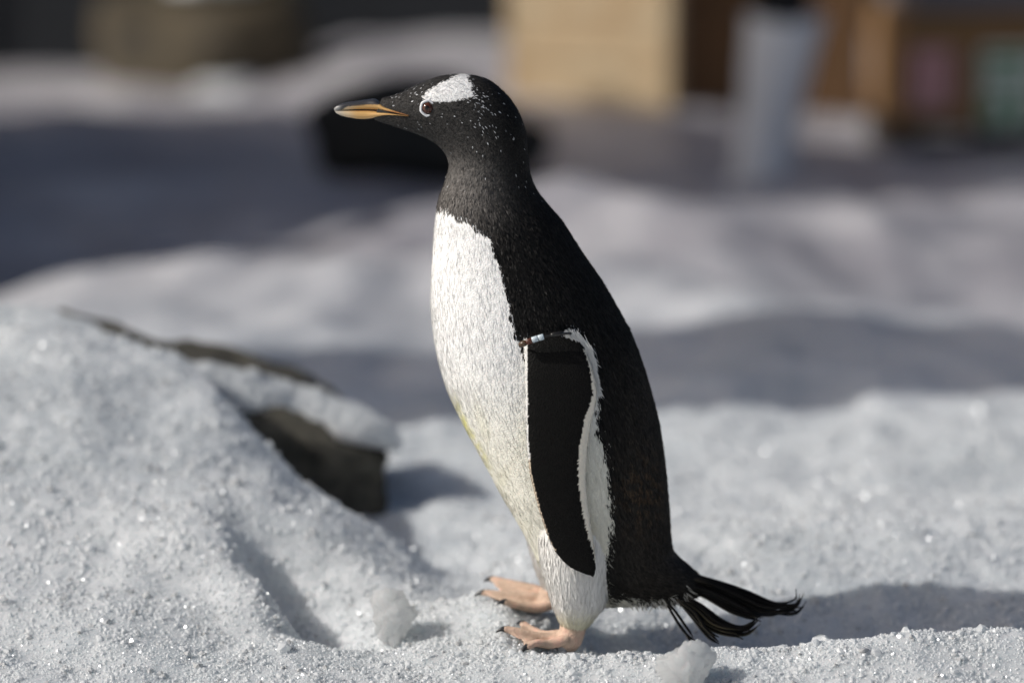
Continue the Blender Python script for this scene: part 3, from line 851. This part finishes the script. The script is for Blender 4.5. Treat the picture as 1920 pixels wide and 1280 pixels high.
fp, fN, fT = [], [], []
for g, s_ in ((Gf, 3), (Gf2, 4)):
    a, b, c_ = sample(g, 24000, s_); fp.append(a); fN.append(b); fT.append(c_)
fp, fN, fT = map(np.concatenate, (fp, fN, fT))
px, py = mirror_px(fp)
C = flipper_col(px, py, 5)
feathers('flipper_plumage', fp, fN, fT, np.full(len(fp), .0042), np.full(len(fp), .0011), C, .12, M['flipfeather'], 10, .28)

# white tuft behind the top of the flipper
tq = []
for k in range(1500):
    t = random.random(); ln = np.array([(1062, 622), (1088, 640), (1103, 672), (1110, 705), (1114, 728)], float)
    q = catmull(ln, 101)[int(t * 100)] + np.array((random.gauss(2, 4.2) * (1.1 - .6 * t), random.gauss(0, 4))); tq.append(P(q[0], q[1], -.112))
tq = np.array(tq); tN_ = np.tile(np.array((.25, -.95, .1)), (len(tq), 1)); tN_ /= np.linalg.norm(tN_, axis=1)[:, None]
tT_ = np.tile(np.array((.35, .1, -.9)), (len(tq), 1)); tT_ -= tN_ * np.sum(tT_ * tN_, 1)[:, None]; tT_ /= np.linalg.norm(tT_, axis=1)[:, None]
feathers('axillary_tuft', tq, tN_, tT_, np.full(len(tq), .012), np.full(len(tq), .0012), np.tile((.70, .70, .68), (len(tq), 1)), .25, M['feather'], 12)

# ---- bill
def bill(name, upper):
    if upper:   # (bottom px, top px, half width)
        s = [((628, 209), (626, 204), .0012), ((634, 207), (633, 198), .0032), ((648, 206), (647, 193), .0052), ((670, 205), (669, 189.5), .0068), ((690, 205), (688, 187), .0086), ((708, 206), (704, 186), .0122), ((724, 207.5), (720, 197.5), .0166), ((744, 210), (742, 204.5), .0218), ((768, 213.5), (767, 212), .0268)]
    else:
        s = [((630, 212), (628, 208), .0012), ((640, 217), (637, 207.5), .0034), ((656, 220.5), (654, 207), .0050), ((674, 223), (672, 206.5), .0064), ((692, 222.5), (691, 206.5), .0084), ((708, 219), (707, 207.5), .0118), ((726, 215.5), (724, 208.5), .0162), ((746, 214), (744, 211), .0214), ((768, 214.5), (767, 213.2), .0262)]
    g = loft([(f, b, w, 0.0) for f, b, w in s], 60, 28, .85)
    V = np.concatenate([g.reshape(-1, 3), g[0].mean(0)[None], g[-1].mean(0)[None]]); n, m = g.shape[:2]
    F = grid_faces(n, m); j = np.arange(m)
    caps = np.stack([np.full(m, n * m), (j + 1) % m, j, j], 1)
    me = bpy.data.meshes.new(name)
    me.from_pydata(V.tolist(), [], F.tolist() + [[n * m, int((k + 1) % m), int(k)] for k in j] + [[n * m + 1, int((n - 1) * m + k), int((n - 1) * m + (k + 1) % m)] for k in j])
    bm_ = bmesh.new(); bm_.from_mesh(me); bmesh.ops.recalc_face_normals(bm_, faces=bm_.faces); bm_.to_mesh(me); bm_.free()
    me.polygons.foreach_set('use_smooth', [True] * len(me.polygons))
    px, py = mirror_px(V); px = px + 1.5 * vn(px / 7, py / 7, 3)
    orange = np.array((.58, .35, .13)); pale = np.array((.60, .52, .38)); dark = np.array((.030, .030, .034)); tip = np.array((.33, .33, .32))
    C = np.tile(orange, (len(V), 1)); C = C + (pale - orange) * (1 - smooth(640, 675, px))[:, None] * .8
    if upper:
        up = np.interp(px, [640, 652, 690, 705, 715, 767], [206, 200, 196.5, 196.5, 195, 201])
        dk = smooth(-1.4, .8, up - py + .6 * vn(px / 4, py / 3, 6)); C = C * (1 - dk[:, None]) + dark * dk[:, None] * (1 + .5 * vn(px / 5, py / 2, 9))[:, None]
        C = C + (tip - C) * ((1 - smooth(630, 645, px)) * (py > 199))[:, None] * .8
        lip = smooth(-2.5, -.5, py - np.interp(px, [630, 690, 767], [206.5, 204.5, 213])) * smooth(690, 740, px); C = C * (1 - .45 * lip[:, None] * np.array((.6, 1, 1)))
    else:
        C = C + (tip - C) * (1 - smooth(630, 650, px))[:, None] * .7
    setcol(me, np.clip(C, .01, .9)); return pput(name, me, M['beak'])
bill('upper_mandible', True); bill('lower_mandible', False)

# ---- eyes
def half_width_at(px_, py_):
    """Y of the near body surface under a pixel"""
    d2 = (BPX - px_) ** 2 + (BPY - py_) ** 2 + (GV[:, 1] > 0) * 1e6
    return GV[np.argmin(d2), 1]
GV = Gb.reshape(-1, 3); BPX, BPY = project(GV)
ye = half_width_at(*EYE); print('eye surface y', ye)
for sgn in (1, -1):
    ctr = P(EYE[0], EYE[1], ye) + np.array((0, .0035, 0)); ctr[1] *= sgn
    bm = bmesh.new(); bmesh.ops.create_uvsphere(bm, u_segments=32, v_segments=20, radius=.0078)
    e = bm_obj('eye', bm, M['iris'], peng, True); e.location = ctr - PO
    bm = bmesh.new(); bmesh.ops.create_uvsphere(bm, u_segments=20, v_segments=12, radius=.0030)
    for v in bm.verts: v.co.y *= .35
    q = bm_obj('pupil', bm, M['pupil'], e, True); q.location = (-.0006, -.0069 * sgn, .0006)
    # six-sided pale eyelid ring
    ring = []
    for k in range(48):
        a = 2 * math.pi * k / 48; hexr = 1 / max(math.cos((a % (math.pi / 3)) - math.pi / 6), .8); ring.append((.0089 * math.cos(a + .35) * (.94 * .5 + hexr * .5) * .97, -.0022 * sgn, .0089 * math.sin(a + .35) * (.94 * .5 + hexr * .5) * 1.05))
    bm = bmesh.new(); rr = []
    for k in range(48):
        cpt = Vector(ring[k]); rad = Vector((cpt.x, 0, cpt.z)).normalized(); vs_ = []
        for h in range(8):
            b_ = 2 * math.pi * h / 8; vs_.append(bm.verts.new(cpt + rad * (.0018 * math.cos(b_)) + Vector((0, -sgn, 0)) * (.0022 * math.sin(b_))))
        rr.append(vs_)
    for k in range(48):
        for h in range(8): bm.faces.new((rr[k][h], rr[(k + 1) % 48][h], rr[(k + 1) % 48][(h + 1) % 8], rr[k][(h + 1) % 8]))
    bmesh.ops.recalc_face_normals(bm, faces=bm.faces)
    bm_obj('eyelid_ring', bm, M['ring'], e, True)

# ---- claws
def claw(p, d, size=.0095):
    d = Vector(d); p = Vector(p); dn = Vector((0, 0, -1)); pts, rad = [], []
    for k in range(7):
        t = k / 6; pts.append(p - d * .003 + d * (size * 1.4 * t) + dn * (size * .75 * t * t)); rad.append(.0042 * (1 - t) ** .8 + .0004)
    o = bm_obj('claw', tube_bm(pts, rad, 12), M['claw'], peng, True); o.location = -PO
for p_, d_ in near_tips + far_tips: claw(p_, d_)

# ---- tail feathers
def tail_feather(pts, wd, yo, pale=False):
    P3 = catmull(np.array([P(a, b, y) for a, b, y in pts]), 22)
    t = np.gradient(P3, axis=0); t /= np.linalg.norm(t, axis=1)[:, None]
    side = np.cross(t, (0.0, 1.0, .0)); side /= np.linalg.norm(side, axis=1)[:, None]
    side = side * .86 + np.array((0, .5, 0)) * (1 if yo > 0 else -1); side /= np.linalg.norm(side, axis=1)[:, None]
    nrm = np.cross(t, side)
    s = np.linspace(0, 1, 22); wv = wd * (.45 + .75 * np.sin(np.pi * np.clip(s * .8 + .12, 0, 1))) * (1 - smooth(.80, 1.0, s) * .93)
    V, F, Cc = [], [], []
    for k in range(22):
        for q, (o_, hgt) in enumerate(((-1, -.0004), (0, .0011), (1, -.0004), (0, -.0012))):
            V.append(P3[k] + side[k] * wv[k] * 1.5 * o_ + nrm[k] * hgt)
            base = np.array((.011, .010, .009)) if not (pale and o_ < 0) else np.array((.16, .14, .09))
            mix = 1 - smooth(.0, .22, s[k]); Cc.append(base * (1 - mix) + np.array((.22, .19, .14)) * mix * (.9 if pale else .35))
    for k in range(21):
        for q in range(4): F.append((k * 4 + q, k * 4 + (q + 1) % 4, k * 4 + 4 + (q + 1) % 4, k * 4 + 4 + q))
    F += [(3, 2, 1, 0), (84, 85, 86, 87)]
    me = bpy.data.meshes.new('tail_feather'); me.from_pydata([tuple(v) for v in V], [], F); me.polygons.foreach_set('use_smooth', [True] * len(F))
    setcol(me, np.array(Cc)); pput('tail_feather', me, M['flipfeather'])
TF = [([(1290, 1075, .0), (1352, 1097, .0), (1400, 1117, .0), (1455, 1137, .0), (1490, 1139, .0), (1508, 1118, .0)], .0045, 1, 0),
      ([(1285, 1078, -.010), (1350, 1102, -.012), (1400, 1124, -.014), (1450, 1140, -.015), (1500, 1138, -.016)], .0065, -1, 0),
      ([(1285, 1085, -.016), (1345, 1108, -.020), (1395, 1132, -.024), (1432, 1146, -.026), (1470, 1144, -.028)], .0075, -1, 0),
      ([(1285, 1090, -.006), (1340, 1114, -.008), (1385, 1138, -.010), (1425, 1152, -.012)], .0075, 1, 0),
      ([(1282, 1096, -.020), (1330, 1116, -.026), (1375, 1138, -.032), (1420, 1155, -.038)], .0070, -1, 0),
      ([(1280, 1100, .010), (1330, 1112, .014), (1380, 1128, .018), (1440, 1142, .020)], .0065, 1, 0),
      ([(1275, 1112, -.026), (1312, 1145, -.036), (1352, 1175, -.044), (1400, 1191, -.050)], .0055, -1, 1),
      ([(1270, 1112, -.018), (1315, 1142, -.026), (1360, 1174, -.034), (1395, 1182, -.040), (1432, 1160, -.044)], .0050, 1, 0),
      ([(1262, 1116, -.030), (1298, 1152, -.042), (1325, 1186, -.050), (1350, 1201, -.054)], .0045, -1, 1),
      ([(1266, 1114, -.024), (1302, 1148, -.036), (1340, 1176, -.044), (1384, 1188, -.050)], .0040, 1, 1),
      ([(1240, 1118, -.034), (1262, 1152, -.044), (1285, 1184, -.052), (1305, 1203, -.056)], .0035, -1, 1),
      ([(1300, 1085, .006), (1380, 1110, .008), (1450, 1135, .010), (1486, 1133, .012), (1500, 1112, .012)], .0022, 1, 0)]
for pts, wd, sgn, pale in TF:
    for k in range(3):
        jit_ = [(a + (random.uniform(-9, 9) if q == len(pts) - 1 else random.uniform(-3, 3)), b + random.uniform(-2.5, 2.5) + (k - 1) * 7 * min(1, q), y + (k - 1) * .005) for q, (a, b, y) in enumerate(pts)]
        tail_feather(jit_, wd * .36, sgn, pale or k == 2 and random.random() < .6)

# ragged feathers hanging from the rump over the tail base
rq, rc = [], []
for k in range(2600):
    t = random.random(); q = catmull(np.array([(1128, 1098), (1160, 1108), (1205, 1114), (1250, 1112), (1290, 1106)], float), 101)[int(t * 100)] + np.array((random.gauss(0, 3), random.gauss(0, 6)))
    dep = random.uniform(-1, 1); rq.append(P(q[0], q[1], -.052 + .022 * t + .008 * dep))
    pale_ = random.random() < .12 + (.55 if q[1] > np.interp(q[0], [1128, 1160, 1205, 1250, 1290], [1098, 1108, 1114, 1112, 1106]) + 6 else 0) + .5 * max(0, math.sin(t * 19 + 1.2)) * (t < .35); rc.append((.62, .60, .54) if pale_ else tuple(np.array((.012, .011, .010)) * random.uniform(.7, 2.2)))
rq = np.array(rq); rN = np.tile(np.array((.05, -.93, -.35)), (len(rq), 1)); rN /= np.linalg.norm(rN, axis=1)[:, None]
rT = np.tile(np.array((.42, .10, -.9)), (len(rq), 1)) + np.random.default_rng(4).normal(0, .14, (len(rq), 3)); rT -= rN * np.sum(rT * rN, 1)[:, None]; rT /= np.linalg.norm(rT, axis=1)[:, None]
feathers('rump_plumage', rq, rN, rT, np.full(len(rq), .015), np.full(len(rq), .0013), np.array(rc), .08, M['feather'], 14)

# ---- flipper band: a separate thing worn on the flipper
def band():
    yb = -.126
    b0 = P(980, 645, yb); bd = empty('flipper_band', b0); tag(bd, 'thin dark band with white beads round the flipper of the penguin', 'band')
    def seg(name, pxs, rad, m, fl=.9, ry=None):
        pts = [P(a, b_, y) - b0 for a, b_, y in pxs]
        rr = rad if isinstance(rad, list) else [rad] * len(pts)
        return bm_obj(name, tube_bm([tuple(q) for q in pts], rr, 14, fl), m, bd, True)
    seg('strap', [(974, 645, yb + .004), (982, 643, yb - .003), (1000, 637, yb - .006), (1020, 631, yb - .006), (1040, 627, yb - .005), (1058, 625, yb), (1070, 625, yb + .012)], .0016, M['wire'])
    seg('clasp', [(974, 646, yb - .004), (976, 646, yb - .007), (984, 643, yb - .008), (987, 642, yb - .008)], [.002, .0038, .0040, .0030], M['bead_tip'])
    seg('bead', [(986, 641.5, yb - .009), (988, 641, yb - .009), (996, 638.5, yb - .009), (998, 638, yb - .009)], [.0025, .0036, .0036, .003], M['bead_red'])
    seg('bead', [(997.5, 637.5, yb - .010), (998, 637.3, yb - .010), (1008, 634.2, yb - .010), (1008.6, 634, yb - .010)], [.0032, .0038, .0038, .0032], M['bead'])
    seg('bead', [(1009.6, 633.8, yb - .010), (1010, 633.6, yb - .010), (1018.6, 631, yb - .010), (1019.4, 630.8, yb - .010)], [.0032, .0038, .0038, .0032], M['bead'])
    seg('clasp', [(1032, 628.5, yb - .008), (1036, 627.6, yb - .008), (1052, 625.2, yb - .006), (1057, 625, yb - .004)], [.002, .0030, .0030, .002], M['wire'])
band()

# ------------------------------------------------------------------ loose ice
def chunk(pxc, pyb, dims, seed, label, rot=(0, 0, 0), sink=.3):
    c_ = G(pxc, pyb); z = Hz(c_[0], c_[1]); c_ = G(pxc, pyb, z); z = Hz(c_[0], c_[1])
    o = bm_obj('ice_chunk', cut_rock(dims, seed, 5, 12, .22, 3.2, (.45, .8)), M['ice'], None, True)
    o.location = (c_[0], c_[1], z + dims[2] * (1 - sink)); o.rotation_euler = rot
    return tag(o, label, 'ice', 'loose ice chunks on the snow')
chunk(1290, 1262, (.042, .034, .038), 41, 'blocky lump of ice lying on the snow under the tail of the penguin', (.1, .1, .5))
chunk(738, 1188, (.042, .03, .036), 43, 'rounded clear lump of ice on the snow beside the toes of the penguin', (0, 0, .2))
chunk(1660, 1218, (.024, .018, .015), 47, 'flat splinter of clear ice on the snow crest behind the lump under the tail', (.3, 0, .2))
chunk(1590, 1226, (.020, .016, .013), 49, 'small clear ice splinter on the snow crest beside the shadow of the penguin', (.2, .2, 1.2))

def clear_crystals():
    r = np.random.default_rng(45); n = 4500
    y = -.46 + (r.uniform(size=n) ** 1.3) * 1.3; x = r.uniform(-1, 1, n) * ((y + 4.83) * (960 / FPX) * 1.1 + .04)
    keep = r.uniform(size=n) < .35 + .65 * (fbm(x, y, .09, 2, 15) > .1)
    ex = 700; a_ = r.uniform(size=ex); cr = np.array([G(1480 + 440 * q, 1232 - 34 * math.sin(q * 2.6) + r.normal(0, 9)) for q in a_]); x = np.concatenate([x[keep], cr[:, 0]]); y = np.concatenate([y[keep], cr[:, 1]])
    n = len(x); size = np.clip(r.lognormal(math.log(.0024), .4, n), .001, .0065); z = H(x, y) + size * r.uniform(.0, .5, n)
    t_ = (1 + 5 ** .5) / 2
    ico = np.array([(-1, t_, 0), (1, t_, 0), (-1, -t_, 0), (1, -t_, 0), (0, -1, t_), (0, 1, t_), (0, -1, -t_), (0, 1, -t_), (t_, 0, -1), (t_, 0, 1), (-t_, 0, -1), (-t_, 0, 1)]) / 1.9
    fa = np.array([(0, 11, 5), (0, 5, 1), (0, 1, 7), (0, 7, 10), (0, 10, 11), (1, 5, 9), (5, 11, 4), (11, 10, 2), (10, 7, 6), (7, 1, 8), (3, 9, 4), (3, 4, 2), (3, 2, 6), (3, 6, 8), (3, 8, 9), (4, 9, 5), (2, 4, 11), (6, 2, 10), (8, 6, 7), (9, 8, 1)])
    V = ico[None] * r.uniform(.6, 1.3, (n, 1, 3)) + r.normal(0, .16, (n, 12, 3))
    V = V * size[:, None, None] + np.stack([x, y, z], -1)[:, None]
    F = fa[None] + (np.arange(n) * 12)[:, None, None]
    o = put('ice_crystals', npmesh('ice_crystals', V.reshape(-1, 3), F.reshape(-1, 3), False), M['clear'])
    tag(o, 'clear loose ice crystals strewn over the near snow', 'ice crystals', kind='stuff')
clear_crystals()

def grains():
    r = np.random.default_rng(99); n = 170000
    y = -.46 + (r.uniform(size=n) ** 1.25) * 2.1
    hw = (y + 4.83) * (960 / FPX) * 1.12 + .05
    x = r.uniform(-1, 1, n) * hw
    z = H(x, y)
    size = np.clip(r.lognormal(math.log(.0017), .38, n), .0008, .0052) * (1 + .25 * smooth(.3, 1.2, y))
    clump = fbm(x, y, .06, 2, 5)
    size *= 1 + .35 * np.clip(clump, -1, 1)
    crest = gauss(x, y, *G(1760, 1240)[:2], .20, .05, .15) + .7 * gauss(x, y, *G(1150, 1262)[:2], .25, .03)
    big = r.uniform(size=n) < .02 + .10 * np.clip(crest, 0, 1); size[big] *= r.uniform(1.5, 2.3, big.sum())
    z = z + size * r.uniform(-.7, .35, n)
    k = r.integers(0, len(cap_pts), 9000); cq = cap_pts[k] + r.normal(0, .0015, (9000, 3))
    x = np.concatenate([x, cq[:, 0]]); y = np.concatenate([y, cq[:, 1]]); z = np.concatenate([z, cq[:, 2]]); size = np.concatenate([size, np.clip(r.lognormal(math.log(.002), .35, 9000), .0008, .005)]); n += 9000
    me = bpy.data.meshes.new('snow_grains'); me.vertices.add(n); me.vertices.foreach_set('co', np.stack([x, y, z], -1).astype(np.float32).ravel())
    a = me.attributes.new('size', 'FLOAT', 'POINT'); a.data.foreach_set('value', size.astype(np.float32))
    me.update()
    o = bpy.data.objects.new('snow_grains', me); col.objects.link(o); tag(o, 'loose sparkling ice grains covering the snow', 'snow grains', kind='stuff')
    ng = bpy.data.node_groups.new('grain_scatter', 'GeometryNodeTree')
    ng.interface.new_socket('Geometry', in_out='INPUT', socket_type='NodeSocketGeometry'); ng.interface.new_socket('Geometry', in_out='OUTPUT', socket_type='NodeSocketGeometry')
    N_, L_ = ng.nodes, ng.links
    gi = N_.new('NodeGroupInput'); go = N_.new('NodeGroupOutput')
    m2p = N_.new('GeometryNodeMeshToPoints'); L_.new(gi.outputs[0], m2p.inputs['Mesh'])
    ico = N_.new('GeometryNodeMeshIcoSphere'); ico.inputs['Radius'].default_value = 1; ico.inputs['Subdivisions'].default_value = 1
    sf = N_.new('GeometryNodeSetShadeSmooth'); sf.inputs['Shade Smooth'].default_value = False; L_.new(ico.outputs['Mesh'], sf.inputs[0])
    sm_ = N_.new('GeometryNodeSetMaterial'); sm_.inputs['Material'].default_value = M['grain']; L_.new(sf.outputs[0], sm_.inputs[0])
    ip = N_.new('GeometryNodeInstanceOnPoints'); L_.new(m2p.outputs[0], ip.inputs['Points']); L_.new(sm_.outputs[0], ip.inputs['Instance'])
    rv = N_.new('FunctionNodeRandomValue'); rv.data_type = 'FLOAT_VECTOR'; rv.inputs['Max'].default_value = (6.28, 6.28, 6.28)
    L_.new(rv.outputs[0], ip.inputs['Rotation'])
    rs = N_.new('FunctionNodeRandomValue'); rs.data_type = 'FLOAT_VECTOR'; rs.inputs['Min'].default_value = (.6, .6, .6); rs.inputs['Max'].default_value = (1.35, 1.35, 1.35); rs.inputs['Seed'].default_value = 5
    at = N_.new('GeometryNodeInputNamedAttribute'); at.data_type = 'FLOAT'; at.inputs['Name'].default_value = 'size'
    ml = N_.new('ShaderNodeVectorMath'); ml.operation = 'SCALE'; L_.new(rs.outputs[0], ml.inputs[0]); L_.new(at.outputs['Attribute'], ml.inputs['Scale'])
    L_.new(ml.outputs[0], ip.inputs['Scale']); L_.new(ip.outputs[0], go.inputs[0])
    md = o.modifiers.new('scatter', 'NODES'); md.node_group = ng
grains()
